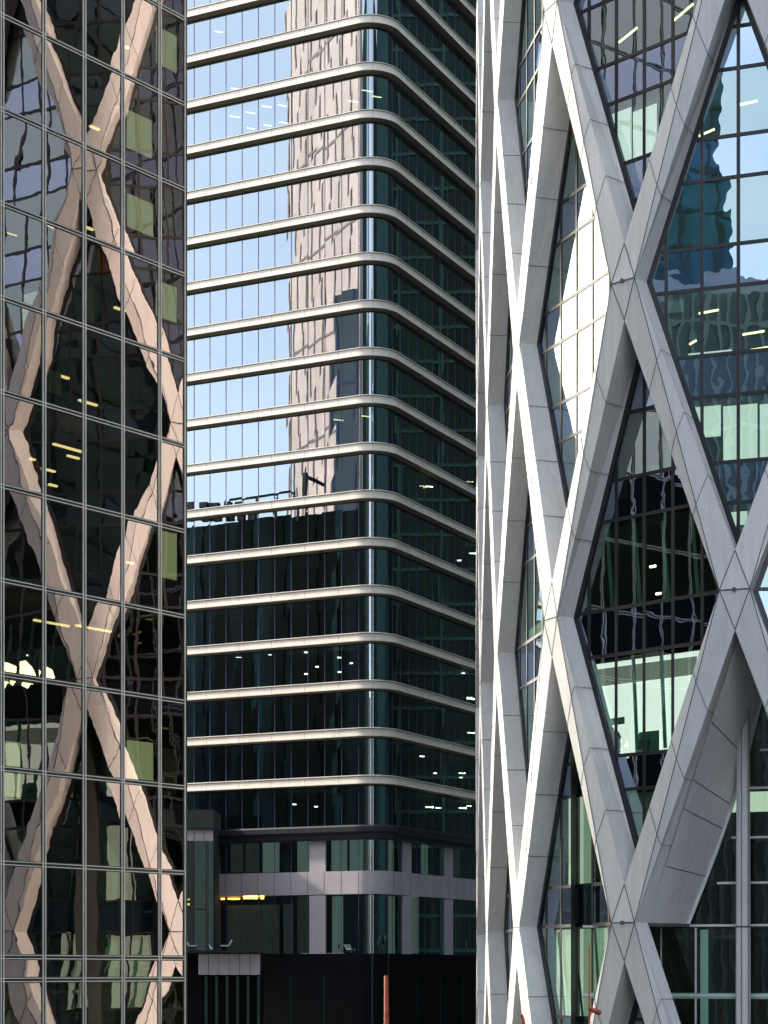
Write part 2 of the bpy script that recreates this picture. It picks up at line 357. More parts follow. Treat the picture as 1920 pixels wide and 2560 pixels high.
def ribbon(z0, z1, name='ribbon_window', gl='gC'):
    mb = MB()
    for i in range(len(stat)-1):
        if i0 <= i < i1: continue
        (p, a_), (q, b_) = stat[i], stat[i+1]
        d = [random.uniform(-.0028, .0028) for _ in range(4)]
        mb.poly([V((p.x+a_.x*d[0], p.y+a_.y*d[0], z0)), V((q.x+b_.x*d[1], q.y+b_.y*d[1], z0)), V((q.x+b_.x*d[2], q.y+b_.y*d[2], z1))])
        mb.poly([V((p.x+a_.x*d[0], p.y+a_.y*d[0], z0)), V((q.x+b_.x*d[2], q.y+b_.y*d[2], z1)), V((p.x+a_.x*d[3], p.y+a_.y*d[3], z1))])
    b = len(mb.v)
    for i in range(i0, i1+1):
        p = stat[i][0]; mb.v += [(p.x, p.y, z0), (p.x, p.y, z1)]
    for i in range(i1-i0):
        q = b+2*i; mb.f.append((q, q+2, q+3, q+1)); mb.m.append(0); mb.s.append(True)
    o = mb.build(name, gl, ct)
    mu = MB()
    for i in range(0, len(stat)):
        if i0 < i < i1 and i not in (i0+7, i0+16): continue
        p, nn = stat[i]; t_ = V((-nn.y, nn.x, 0))
        one = i0-10 <= i <= i0 and len(MUL) < 100 and -60 < H0-F*z0/170 < 2400
        mm = MB() if one else mu
        mm.box(V((p.x, p.y, z0))-t_*.018+nn*.004, t_*.036, nn*.035, (0, 0, z1-z0))
        if one: MUL.append(mm.build('mullion', 'mull', o))
    mu.build('far_mullions', 'mull', o)['kind'] = 'stuff'
    return o
for k in range(len(TOPZ)-1):
    ribbon(TOPZ[k]+.02, TOPZ[k+1]-.86)
def off(i, d): p, nn = stat[i]; return p+nn*d
for k, z in enumerate(TOPZ):                      # ceilings and dark room depth behind the glass
    mb = MB()
    sub = stat[::4]
    for i in range(len(sub)-1):
        (p, a_), (q, b_) = sub[i], sub[i+1]
        mb.poly([V((p.x-a_.x*.1, p.y-a_.y*.1, z-.9)), V((q.x-b_.x*.1, q.y-b_.y*.1, z-.9)), V((q.x-b_.x*6, q.y-b_.y*6, z-.9)), V((p.x-a_.x*6, p.y-a_.y*6, z-.9))])
    mb.build('ceiling', 'slab', ct)
mb = MB(); zt = TOPZ[-1]
pa, pb_, pc_ = Pc+dl*LL-nL*5, Pc-nL*5-nR*5, Pc+dr*LR-nR*5
pd = Pc+dl*LL+dr*LR
def wall(mb, p, q, z0, z1, m=0): mb.poly([V((p.x, p.y, z0)), V((q.x, q.y, z0)), V((q.x, q.y, z1)), V((p.x, p.y, z1))], m)
for p, q in ((pa, pb_), (pb_, pc_), (Pc+dr*(LR-.05), pd), (pd, Pc+dl*(LL-.05))): wall(mb, p, q, GZ, zt)
mb.poly([V((p.x, p.y, zt)) for p in (Pc+dl*LL, Pc, Pc+dr*LR, pd)])
mb.build('inner_core', 'dark', ct)
# ceiling lamps and a few lit rooms seen through the glass
def cx(x, side=0):                                # source column -> arc distance from the sharp corner along a face
    t = (x-960)/F; d = dl if side == 0 else dr
    # Pc + d*s on the ray (t,1)
    return (t*Pc.y-Pc.x)/(d.x-t*d.y)
def cpt(x, y, side=0, inset=2.0):
    s = cx(x, side); n_ = nL if side == 0 else nR; d = dl if side == 0 else dr
    p = Pc+d*s-n_*inset; Y = p.y; X = (x-960)/F*Y
    return V((X, Y, (H0-y)/F*Y))
mb = MB()
for (x, y, wd, m_) in ((538, 78, 20, 0), (578, 220, 22, 0), (575, 290, 26, 0), (615, 280, 24, 0), (655, 265, 24, 0), (695, 262, 22, 0), (618, 320, 20, 0), (660, 312, 20, 0),
                      (700, 305, 22, 0), (590, 1643, 14, 1), (672, 1637, 8, 1), (762, 1632, 8, 1), (845, 1645, 8, 1), (790, 1668, 7, 1), (762, 1686, 8, 1), (846, 1681, 8, 1), (876, 1659, 6, 1),
                      (905, 225, 28, 0), (930, 240, 24, 0), (872, 252, 26, 0), (835, 1049, 24, 0), (905, 1040, 22, 0), (732, 2012, 9, 1), (787, 2018, 8, 1)):
    p = cpt(x, y, 0, 1.6); mb.box(p, (wd*.034, wd*.012, 0), (-.05, .12, 0), (0, 0, .10 if m_ else .05), m_)
for (x, y, wd, m_) in ((1066, 702, 8, 1), (1075, 711, 12, 1), (1050, 1215, 34, 0), (1168, 1204, 16, 0), (1174, 1384, 16, 1), (1144, 1402, 10, 1), (1155, 1684, 8, 1), (1168, 1748, 20, 1),
                      (1168, 1745, 14, 1), (1170, 1833, 18, 1), (1050, 1892, 12, 1), (1085, 1934, 8, 1), (1148, 1934, 16, 1), (1150, 1945, 8, 1), (1065, 2019, 20, 1), (1090, 2021, 14, 1), (1148, 2021, 20, 1), (1168, 2016, 12, 1)):
    p = cpt(x, y, 1, 2.2); mb.box(p, (wd*.034, wd*.01, 0), (-.05, .12, 0), (0, 0, .10 if m_ else .05), m_)
mb.build('ceiling_lamps', ['lamp', 'lampGlint'], ct)['kind'] = 'stuff'
# lower storeys: dark fascia, two storeys of tall windows with mauve piers, panelled band, dark base
zf = lambda y: (H0-y)/F*169.8
mb = MB(); sweep(mb, [(0, zf(2062)), (.75, zf(2062)), (.8, zf(2066)), (.8, zf(2078)), (.6, zf(2082)), (.55, zf(2094)), (.3, zf(2098)), (0, zf(2098))])
mb.build('fascia', 'fascia', ct)
ribbon(zf(2062), TOPZ[0]-.86)
ribbon(zf(2176), zf(2098)); ribbon(zf(2384), zf(2236))
mb = MB(); sweep(mb, [(0, zf(2176)), (.12, zf(2176)), (.12, zf(2234)), (0, zf(2234))], None)
for i in list(range(i0-24, i0+1))+list(range(i1, i1+26)):
    if 0 <= i < len(stat):
        p, nn = stat[i]; t_ = V((-nn.y, nn.x, 0)); mb.box(V((p.x, p.y, zf(2234)+.01))-t_*.025+nn*.121, t_*.05, nn*.004, (0, 0, zf(2176)-zf(2234)-.02), 1)
mb.build('panel_band', ['mauve', 'seam'], ct)
def pier(s0, s1, side, zz0, zz1):
    d = dl if side == 0 else dr; n_ = nL if side == 0 else nR
    mb = MB(); p = Pc+d*s0+n_*.006; mb.box(V((p.x, p.y, zz0)), d*(s1-s0), n_*.1, (0, 0, zz1-zz0)); mb.build('pier', 'mauve', ct)
for a_, b_, s_ in ((775, 815, 0), (1006, 1026, 1), (1111, 1130, 1)):
    for y0, y1 in ((2176, 2098), (2384, 2236)):
        q = sorted((cx(a_, s_), cx(b_, s_))); pier(q[0], q[1], s_, zf(y0), zf(y1))
mb = MB(); sub = [(Pc+dl*60, nL), ]+stat+[]
sweep(mb, [(0, zf(2384)), (.05, zf(2384)), (.05, GZ), (0, GZ)]); 
for i in (i0+7, i0+16):
    p, nn = stat[i]; t_ = V((-nn.y, nn.x, 0)); mb.box(V((p.x, p.y, GZ))-t_*.05+nn*.052, t_*.1, nn*.05, (0, 0, zf(2386)-GZ), 1)
for i in range(i0-18, i0-1, 2):
    p, nn = stat[i]; t_ = V((-nn.y, nn.x, 0)); mb.box(V((p.x, p.y, GZ))-t_*.03+nn*.052, t_*.06, nn*.02, (0, 0, zf(2440)-GZ), 1)
for i in range(i1+3, i1+20, 3):
    p, nn = stat[i]; t_ = V((-nn.y, nn.x, 0)); mb.box(V((p.x, p.y, GZ))-t_*.05+nn*.052, t_*.1, nn*.02, (0, 0, zf(2445)-GZ), 1)
mb.build('base_wall', ['base', 'finD'], ct)
mb = MB(); z = zf(2384)                             # floor and pale room backs of the glazed lower storeys
sub = stat[::4]
for zz in (z, zf(2234)):
    for i in range(len(sub)-1):
        (p, a_), (q, b_) = sub[i], sub[i+1]
        mb.poly([V((p.x-a_.x*.1, p.y-a_.y*.1, zz)), V((q.x-b_.x*.1, q.y-b_.y*.1, zz)), V((q.x-b_.x*5, q.y-b_.y*5, zz)), V((p.x-a_.x*5, p.y-a_.y*5, zz))])
mb.build('lower_floor', 'slab', ct)
def cblind(x0, y0, x1, y1, side, m, ins=.6, name='room_screen'):
    d = dl if side == 0 else dr; n_ = nL if side == 0 else nR
    a_, b_ = cx(x0, side), cx(x1, side); Ym = (Pc+d*(a_+b_)/2).y
    mb = MB(); p = Pc+d*a_-n_*ins; q = Pc+d*b_-n_*ins
    wall(mb, p, q, (H0-y1)/F*Ym, (H0-y0)/F*Ym); mb.build(name, m, ct)
for a_ in ((735, 2098, 772, 2180, 0, 'curtainG'), (820, 2098, 860, 2180, 0, 'curtainG'), (866, 2098, 900, 2180, 0, 'curtainG'), (822, 2240, 850, 2384, 0, 'curtainG'), (568, 2098, 600, 2180, 0, 'brown'), (605, 2104, 640, 2180, 0, 'brown'), (735, 2240, 770, 2384, 0, 'brown'), (700, 2260, 725, 2384, 0, 'brown'), (648, 2098, 690, 2180, 0, 'curtainG'), (560, 2262, 690, 2384, 0, 'brown'), (985, 2098, 1000, 2182, 1, 'curtainG'), (1140, 2110, 1165, 2190, 1, 'brown'), (985, 2240, 1003, 2384, 1, 'curtainG'), (902, 2098, 915, 2180, 0, 'brown'),
           (1032, 2240, 1062, 2384, 1, 'curtainG'), (1090, 2240, 1109, 2384, 1, 'blindY'), (1132, 2240, 1150, 2384, 1, 'blindY'), (1153, 2250, 1168, 2370, 1, 'blindY'), (1068, 2104, 1085, 2185, 1, 'curtainG')):
    cblind(*a_)
mb = MB()
for x0, x1, y in ((553, 562, 2247), (570, 600, 2247), (609, 632, 2243), (633, 645, 2243), (651, 660, 2243)):
    p = cpt(x0, y, 0, .5); q = cpt(x1, y, 0, .5); mb.bar(p, q, .32 if x0 in (609, 633, 651) else .16, .05, nL)
mb.build('strip_lamp', 'orange', ct)

# low wing of the podium on the left of it, with a glass balustrade
pw = thing('podium_wing', 'low mauve and glass podium wing between the bronze tower and the banded tower', 'building', (-16, 172, GZ))
Y0 = 172.0
def wp(x, y, Y=Y0): return V(((x-960)/F*Y, Y, (H0-y)/F*Y))
def rect(mb, x0, y0, x1, y1, Y=Y0, m=0, t=.15):
    a_ = wp(x0, y1, Y); b_ = wp(x1, y0, Y); mb.box(a_, (b_.x-a_.x, 0, 0), (0, t, 0), (0, 0, b_.z-a_.z), m)
mb = MB(); rect(mb, 380, 2076, 533, 2102, m=0); rect(mb, 380, 2070, 537, 2074, Y0-.2, 1)
for x in (485, 509): rect(mb, x, 2078, x+1.5, 2101, Y0-.006, 1, .006)
mb.build('roof_edge', ['mauve', 'black'], pw)
mb = MB(); rect(mb, 380, 2024, 533, 2069, t=.03); mb.build('balustrade', 'gC', pw)
mb = MB(); rect(mb, 380, 2103, 533, 2380, Y0+.05, t=.03); mb.build('window', 'gC', pw)
mb = MB()
for x, wd in ((484, 3), (515, 2), (520, 2), (533, 3)): rect(mb, x, 2103, x+wd, 2380, Y0-.05, 0)
rect(mb, 484, 2272, 517, 2275, Y0-.06, 0); mb.build('window_frame', 'black', pw)
mb = MB(); rect(mb, 486, 2103, 513, 2380, Y0+.9); rect(mb, 522, 2103, 532, 2380, Y0+.9)
mb.build('room_screen', 'curtainG', pw)
mb = MB(); rect(mb, 380, 2070, 532, 2384, Y0+2.5, t=2); e_ = wp(534, 2384); mb.box(V((e_.x, Y0+.05, e_.z)), (.12, 0, 0), (0, 4.4, 0), (0, 0, wp(534, 2026).z-e_.z)); mb.build('wing_body_and_added_wall', 'dark', pw)  # dark side wall added and raised to stop stray bright reflections
mb = MB(); rect(mb, 466, 2247, 474, 2250, Y0+.4); rect(mb, 466, 2258, 474, 2263, Y0+.4); mb.build('strip_lamp', 'orange', pw)
# terrace box with mauve panels and fins below
tb = thing('terrace_pavilion', 'low terrace box with six mauve panels and thin green fins under it', 'pavilion', (-12, 160, GZ))
YT = 160.0
mb = MB(); rect(mb, 440, 2376, 652, 2382, YT-.6, t=7); mb.build('terrace_deck', 'black', tb)
for i in range(6):
    mb = MB(); x = 496+i*25.9; rect(mb, x, 2385, x+24.6, 2437, YT, t=.2); mb.build('parapet_panel', 'mauve', tb)
for i in range(6):
    mb = MB(); x = 512+i*26.2; rect(mb, x, 2441, x+6.5, 2427+8*F/YT, YT+.1, t=.3); mb.build('fin', 'finD', tb)
mb = MB(); rect(mb, 440, 2384, 652, 2427+8*F/YT, YT+.8, t=4); mb.build('pavilion_body', 'base', tb)
def lounge(x, flip, lab):
    c = wp(x, 2376, YT); c.y += 1.6; c.x = (x-960)/F*c.y; c.z = (H0-2376)/F*YT+.0
    t = thing('lounge_chair', lab, 'chair', c, 'white lounge chairs on the terrace')
    b = MB(); b.box(c+V((-.3, -.3, .34)), (.62, 0, 0), (0, .6, 0), (0, 0, .1)); b.build('seat', 'white', t)
    b = MB(); s_ = -1 if flip else 1
    b.box(c+V((s_*.26, -.3, .4)), (s_*.26, 0, .45), (0, .6, 0), (s_*.1, 0, -.03)); b.build('backrest', 'white', t)
    for sx in (-.26, .24):
        for sy in (-.25, .22):
            b = MB(); b.box(c+V((sx, sy, .02)), (.04, 0, 0), (0, .04, 0), (0, 0, .34)); b.build('leg', 'black', t)
lounge(482, True, 'white lounge chair on the terrace close to the bronze tower edge')
lounge(562, False, 'white lounge chair on the terrace under the orange strip lamps')
def plant(x, y, side, h, lab):
    p = cpt(x, y, side, 1.2); t = thing('potted_cactus', lab, 'plant', p)
    b = MB(); b.tube(p, p+V((0, 0, .35)), .16, .22); b.build('pot', 'dark', t)
    b = MB()
    for _ in range(9):
        a_ = random.uniform(0, 6.28); q = p+V((0, 0, .3)); ln = h*random.uniform(.4, .9)
        q2 = q+V((math.cos(a_)*.35, math.sin(a_)*.3, ln*.35)); b.tube(q, q2, .09, .1); b.tube(q2, q2+V((math.cos(a_)*.12, .03, ln*.65)), .1, .05)
    b.build('stem', 'leaf', t)
plant(952, 2384, 0, 1.9, 'branching cactus in a pot behind the corner window of the lower storey')
plant(852, 2384, 0, .9, 'small spiky plant behind glass right of the wide mauve pier')
plant(1155, 2386, 1, 1.0, 'bushy plant behind the yellow lit window near the white beams')

# ============================================================ RIGHT: diagrid tower
PX = {}
def pp(i, x, Y): PX[i] = V(((x-960)/F*Y, Y, 0))
pp(6, 1836, 73.3); pp(5, 1557, 75.75); pp(4, 1376, 79.4); pp(3, 1291, 83.85); pp(2, 1240, 88.4); pp(1, 1217, 92.95); pp(0, 1200, 97.5); pp(-1, 1192, 102.05); pp(-2, 1189, 106.6)
PX[7] = V((17.2, 72.75, 0)); PX[8] = V((21.75, 73.1, 0)); PX[9] = V((26.1, 74.4, 0)); PX[-3] = V((5.15, 111.1, 0)); PX[-4] = V((5.6, 115.6, 0))
TT = {}; NN = {}
for i in range(-3, 9):
    T = (PX[i+1]-PX[i-1]).normalized(); TT[i] = T; NN[i] = V((T.y, -T.x, 0))
HW = .55; HH = 12.0; TAU = .12
Zk = lambda k: 1.8+12.0*k
z3 = lambda p, z: V((p.x, p.y, z))
Ln = {i: PX[i]-TT[i]*HW for i in TT}; Rn = {i: PX[i]+TT[i]*HW for i in TT}
def Vn(i, k, up):
    # crossing point of the member edges above (up=1) or below (up=-1) a node
    a_ = Ln[i]+(Ln[i+1]-Ln[i])*TAU; b_ = Rn[i]+(Rn[i-1]-Rn[i])*TAU
    return z3((a_+b_)/2, Zk(k)+up*TAU*HH)
dt = thing('diagrid_tower', 'green glass tower wrapped in a white lattice of crossing diagonal beams', 'building', (12, 80, GZ))
def isnode(i, k): return (i+k) % 2 == 1           # node columns 5,3,1.. at even k; 6,4,2.. at odd k
def vis(pts, mg=30):
    xs = [proj(p) for p in pts]
    return max(p[0] for p in xs) > -mg and min(p[0] for p in xs) < 1920+mg and max(p[1] for p in xs) > -mg and min(p[1] for p in xs) < 2560+mg
IN = .8
I0, I1 = -2, 7
for k in range(-1, 6):
    for i in range(I0, I1+1):
        if not isnode(i, k): continue
        N_ = NN[i]; Lp, Rp = z3(Ln[i], Zk(k)), z3(Rn[i], Zk(k)); Vt, Vb = Vn(i, k, 1), Vn(i, k, -1)
        if k >= 0 and vis([Lp, Rp, Vt, Vb]):
            mb = MB(); mb.poly([Lp, Rp, Vt]); mb.poly([Lp, Vb, Rp])
            mb.bar(Lp, Rp, .05, .012, N_, 1)
            for q, r in ((Lp, Vt), (Rp, Vt), (Lp, Vb), (Rp, Vb)): mb.bar(q, r, .035, .010, N_, 1)
            o = mb.build('node_plate', ['panel', 'seam'], dt)
            if i in (5, 6):
                mb = MB(); c_ = (Lp+Rp)/2; mb.tube(c_, c_+N_*.09, .075, .075, 0, 14); mb.build('node_pin', 'seam', o)
        else:
            mb = MB(); mb.poly([Lp, Rp, Vt]); mb.poly([Lp, Vb, Rp]); mb.build('node_plate', 'panel', dt)
def inner(i, z, side):                             # glass-plane corner behind a side node
    b_ = Rn[i] if side > 0 else Ln[i]
    return z3(b_-NN[i]*IN, z)
def apex_in(i, k, up, depth=None):                 # inner apex of the diamond whose apex node is (i,k); up=-1: the opening hangs below it
    v = Vn(i, k, up); A, B = inner(i-1, 0, 1), inner(i+1, 0, -1)
    d = (B-A).normalized(); n_ = V((d.y, -d.x, 0)); dist = (v-A).dot(n_)
    return z3(v-n_*dist, v.z)
for k in range(-1, 5):
    for i in range(I0, I1):
        # rising member (i,k)->(i+1,k+1) ; falling member (i,k+1)->(i+1,k)
        if isnode(i, k):
            a_, b_ = (i, k), (i+1, k+1)
            Ra = z3(Rn[i], Zk(k)); Lb = z3(Ln[i+1], Zk(k+1)); La = z3(Ln[i], Zk(k)); Rb = z3(Rn[i+1], Zk(k+1))
            Va = Vn(i, k, 1); Vb = Vn(i+1, k+1, -1)
            e1 = (Va, Lb); e2 = (Ra, Vb)              # upper-left edge, lower-right edge
            in1 = (apex_in(i, k, 1), inner(i+1, Zk(k+1), -1)); in2 = (inner(i, Zk(k), 1), apex_in(i+1, k+1, -1))
            fold = (Ra, Lb); tris = ((Ra, Vb, Lb), (Ra, Lb, Va))
        else:
            Ra = z3(Rn[i], Zk(k+1)); Lb = z3(Ln[i+1], Zk(k)); 
            Va = Vn(i, k+1, -1); Vb = Vn(i+1, k, 1)
            e1 = (Ra, Vb); e2 = (Va, Lb)              # upper-right edge, lower-left edge
            in1 = (inner(i, Zk(k+1), 1), apex_in(i+1, k, 1)); in2 = (apex_in(i, k+1, -1), inner(i+1, Zk(k), -1))
            fold = (Ra, Lb); tris = ((Ra, Lb, Vb), (Ra, Va, Lb))
        if not vis([e1[0], e1[1], e2[0], e2[1]], 60) and not (i >= 3 and k <= 4): continue
        nm = (NN[i]+NN[i+1]).normalized()
        mb = MB()
        for t_ in tris: mb.poly(t_)
        mb.poly([e1[0], e1[1], in1[1], in1[0]]); mb.poly([e2[0], e2[1], in2[1], in2[0]])
        mb.bar(fold[0], fold[1], .03, .012, nm, 1)
        for fr in (.27, .50, .73):                  # joints between cladding panels, square round the beam
            p1 = e1[0].lerp(e1[1], fr); p2 = e2[0].lerp(e2[1], fr)
            # point on the fold
            pf = fold[0].lerp(fold[1], fr) if isnode(i, k) else fold[0].lerp(fold[1], fr)
            mb.bar(p1, pf, .022, .010, nm, 1); mb.bar(pf, p2, .022, .010, nm, 1)
            for e_, n_ in ((e1, in1), (e2, in2)):
                q1 = e_[0].lerp(e_[1], fr); q2 = n_[0].lerp(n_[1], fr)
                sn = (e_[1]-e_[0]).cross(q2-q1).normalized()
                mb.bar(q1-sn*.005, q2-sn*.005, .022, .010, sn, 1)
        o = mb.build('diagonal_beam', ['panel', 'seam'], dt)

rows = [(-12, -5.8, 0), (-5.8, -1.85, 0), (-1.85, 1.8, 0), (1.8, 3.33, 1), (3.33, 6.85, 0), (6.85, 8.15, 1), (8.15, 12.0, 0), (12.0, 13.75, 1), (13.75, 17.1, 0), (17.1, 18.6, 1)]
z = 18.6
while z < 75: rows += [(z, z+2.45, 0), (z+2.45, z+3.97, 1)]; z += 3.97
rows = [(a_*1.012 if a_ > 2 else a_, b_*1.012 if b_ > 2 else b_, c_) for a_, b_, c_ in rows]
restR = MB(); npane = 0
BL = []                                            # blinds: (diamond, row range, s range, drop, material)
def diamond(i, k):
    """window filling the diamond centred on column i, level k (side nodes i-1 and i+1)"""
    global npane
    if i == 6 and k == 0: return
    A, B = inner(i-1, Zk(k), 1), inner(i+1, Zk(k), -1); T_, Bt = apex_in(i, k+1, -1), apex_in(i, k-1, 1)
    if not vis([A, B, T_, Bt], 0) and not (i >= 4 and k < 5): return
    d = (B-A); Ln_ = d.length; d.normalize(); n_ = V((d.y, -d.x, 0))
    P = lambda s, z, o_=0: V((A.x+d.x*s+n_.x*o_, A.y+d.y*s+n_.y*o_, z))
    sT = (T_-A).dot(d); sB = (Bt-A).dot(d)
    rh = [(0, Zk(k)), (sB, Bt.z), (Ln_, Zk(k)), (sT, T_.z)]
    fr = MB()
    for a_, b_ in zip(rh, rh[1:]+rh[:1]): fr.bar(P(*a_, .004), P(*b_, .004), .34, .07, n_)
    o = None
    svert = [2.05+1.345*j for j in range(-1, 7)]
    for s in svert:
        c_ = clip(rh, (s-.03, s+.03, -50, 100))
        if c_: fr.bar(P(s, min(q[1] for q in c_), .006), P(s, max(q[1] for q in c_), .006), .13, .025, n_)
    for (a_, b_, sp) in rows:
        c_ = clip(rh, (-1, 20, b_-.01, b_+.01))
        if c_: fr.bar(P(min(q[0] for q in c_), b_, .005), P(max(q[0] for q in c_), b_, .005), .13, .03, n_)
    o = fr.build('window_frame', 'black', dt)
    sv = [-1]+svert+[20]
    big = i >= 4 and vis([A, B, T_, Bt], -10)
    for (a_, b_, sp) in rows:
        for s0, s1 in zip(sv, sv[1:]):
            c_ = clip(rh, (s0, s1, a_, b_))
            if not c_ or area(c_) < .03: continue
            tx, ty = random.uniform(-.002, .002), random.uniform(-.002, .002)
            mx_ = sum(q[0] for q in c_)/len(c_); my_ = sum(q[1] for q in c_)/len(c_)
            pts = [P(q[0], q[1], (q[0]-mx_)*tx+(q[1]-my_)*ty) for q in c_]
            single = big and area(c_) > 1.3 and vis(pts, -8)
            mb = MB() if single else restR
            if single:
                mb.poly(pts, 0)
                if sp: mb.poly([P(q[0], q[1], -.12) for q in c_], 1)
                mb.build('window_pane', ['gRs' if sp else 'gR', 'spand'], o); npane += 1
            else:
                mb.poly(pts, 1 if sp else 0)
                if sp: mb.poly([P(q[0], q[1], -.12) for q in c_], 2)
    return dict(P=P, rh=rh, A=A, d=d, n=n_, o=o)
DM = {}
for k in range(-1, 6):
    for i in range(-1, 8):
        if isnode(i-1, k) and (i, k) not in DM:
            r = diamond(i, k)
            if r: DM[(i, k)] = r
rr = restR.build('small_glazing', ['gR', 'gRs', 'spand'], dt); rr['kind'] = 'stuff'
print('panes', npane)
def sx(D, x):                                       # source column -> distance along the diamond's glass
    t = (x-960)/F; A, d = D['A'], D['d']; return (t*A.y-A.x)/(d.x-t*d.y)
def dpatch(key, x0, y0, x1, y1, m, off=-.35, name='blind_or_light_patch', raw=False):
    D = DM[key]; s0, s1 = sx(D, x0), sx(D, x1); Y = D['P']((s0+s1)/2, 0).y
    z1, z0 = (H0-y0)/F*Y, (H0-y1)/F*Y
    c_ = clip(D['rh'], (s0, s1, z0, z1))
    if not c_: return
    mb = MB(); mb.poly([D['P'](q[0], q[1], off) for q in c_]); return mb.build(name, m, dt)
# pale blinds, self-lit room walls and a painted reflection
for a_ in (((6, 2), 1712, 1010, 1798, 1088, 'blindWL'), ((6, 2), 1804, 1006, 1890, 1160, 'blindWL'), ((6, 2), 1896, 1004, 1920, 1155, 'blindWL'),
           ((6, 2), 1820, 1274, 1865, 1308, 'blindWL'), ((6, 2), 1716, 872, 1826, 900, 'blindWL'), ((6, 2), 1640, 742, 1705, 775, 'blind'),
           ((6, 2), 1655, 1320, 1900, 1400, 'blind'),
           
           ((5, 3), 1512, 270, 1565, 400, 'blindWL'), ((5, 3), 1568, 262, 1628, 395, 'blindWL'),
           ((5, 1), 1470, 1640, 1760, 1886, 'selfLitWall'), ((5, 1), 1560, 1976, 1700, 2090, 'blind'), ((5, 1), 1650, 1100, 1690, 1180, 'blindW'), ((5, 1), 1612, 1160, 1632, 1192, 'blindW'),
           ((5, 1), 1480, 1655, 1730, 1700, 'curtainG', -.3), ((5, 1), 1585, 1826, 1636, 1884, 'blind', -.31),  # first panel paints a beige reflection across the top of the room
           ((4, 0), 1402, 1990, 1462, 2222, 'blindPale'), ((4, 0), 1372, 2322, 1500, 2545, 'blindPale'), ((4, 0), 1404, 1750, 1450, 1905, 'selfLitWall'),
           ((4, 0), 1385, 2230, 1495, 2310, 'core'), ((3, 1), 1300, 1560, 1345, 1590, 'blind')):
    if a_[0] in DM: dpatch(*a_)
dpatch((4, 2), 1392, 262, 1450, 352, 'ochre', .02, 'ochre_panel')
# green glass fins standing inside the panes, edge on
for key, x0, y0, x1, y1 in (((5, 1), 1509, 1320, 1524, 1532), ((5, 1), 1577, 1305, 1592, 1520), ((5, 1), 1648, 1300, 1664, 1508), ((5, 1), 1722, 1290, 1738, 1495),
                            ((5, 1), 1470, 1340, 1455, 1540), ((4, 0), 1425, 2320, 1445, 2540), ((4, 0), 1475, 2320, 1490, 2540), ((4, 0), 1385, 2330, 1400, 2540),
                            ((5, 1), 1575, 1640, 1585, 1880), ((5, 1), 1645, 1630, 1655, 1870), ((5, 1), 1475, 1650, 1535, 1890)):
    D = DM[key]; s0, s1 = sx(D, x0), sx(D, x1); Y = D['P'](s0, 0).y; z1, z0 = (H0-y0)/F*Y, (H0-y1)/F*Y
    mb = MB(); mb.bar(D['P'](s0, z1, -.22), D['P'](s1, z0, -.22), .16, .03, D['n']); mb.build('glass_fin', 'fin', dt)
# furniture of the lit room behind the fifth diamond
D = DM[(5, 1)]
def rp(x, y, off=-.33): s = sx(D, x); Y = D['P'](s, 0).y; return D['P'](s, (H0-y)/F*Y, off)
t = thing('wall_sign', 'small framed notice with an olive centre on the pale green room wall', 'sign', rp(1530, 1810))
mb = MB()
for a_, b_ in (((1513, 1796), (1548, 1791)), ((1513, 1811), (1548, 1807)), ((1513, 1796), (1513, 1811)), ((1548, 1791), (1548, 1807))): mb.bar(rp(*a_), rp(*b_), .035, .03, D['n'])
mb.build('sign_frame', 'fin', t)
mb = MB(); mb.poly([rp(1514, 1811), rp(1547, 1807), rp(1547, 1792), rp(1514, 1796)]); mb.build('sign_face', 'blind', t)
mb = MB(); mb.bar(rp(1531, 1794, -.31), rp(1537, 1808, -.31), .05, .012, D['n']); mb.bar(rp(1537, 1794, -.31), rp(1533, 1808, -.31), .05, .012, D['n']); mb.build('sign_mark', 'blindY', t)
t = thing('dress_stand', 'dark tapering figure standing by the slanted frame in the pale green room', 'figure stand', rp(1534, 1886, -.26))
mb = MB(); mb.tube(rp(1529, 1830, -.26), rp(1533, 1845, -.26), .12, .16); mb.tube(rp(1533, 1845, -.26), rp(1536, 1870, -.26), .12, .08); mb.tube(rp(1536, 1870, -.26), rp(1537, 1888, -.26), .06, .05); mb.build('torso', 'dark', t)
mb = MB(); mb.sphere(rp(1520, 1822, -.26), .085); mb.tube(rp(1520, 1824, -.26), rp(1526, 1832, -.26), .05, .06); mb.build('head', 'dark', t)
t = thing('reception_cabinet', 'low green cabinet with a dark edged door in the lit room', 'cabinet', rp(1600, 1880, -.3))
mb = MB(); mb.poly([rp(1584, 1884, -.3), rp(1634, 1878, -.3), rp(1634, 1826, -.3), rp(1584, 1832, -.3)]); mb.bar(rp(1586, 1855, -.3), rp(1614, 1853, -.3), .05, .05, D['n']); mb.build('carcass', 'fin', t)
mb = MB()
for a_, b_ in (((1585, 1850), (1614, 1850)), ((1585, 1850), (1583, 1882)), ((1612, 1850), (1611, 1880))): mb.bar(rp(*a_, -.25), rp(*b_, -.25), .045, .03, D['n'])
mb.build('door_frame', 'teal', t)
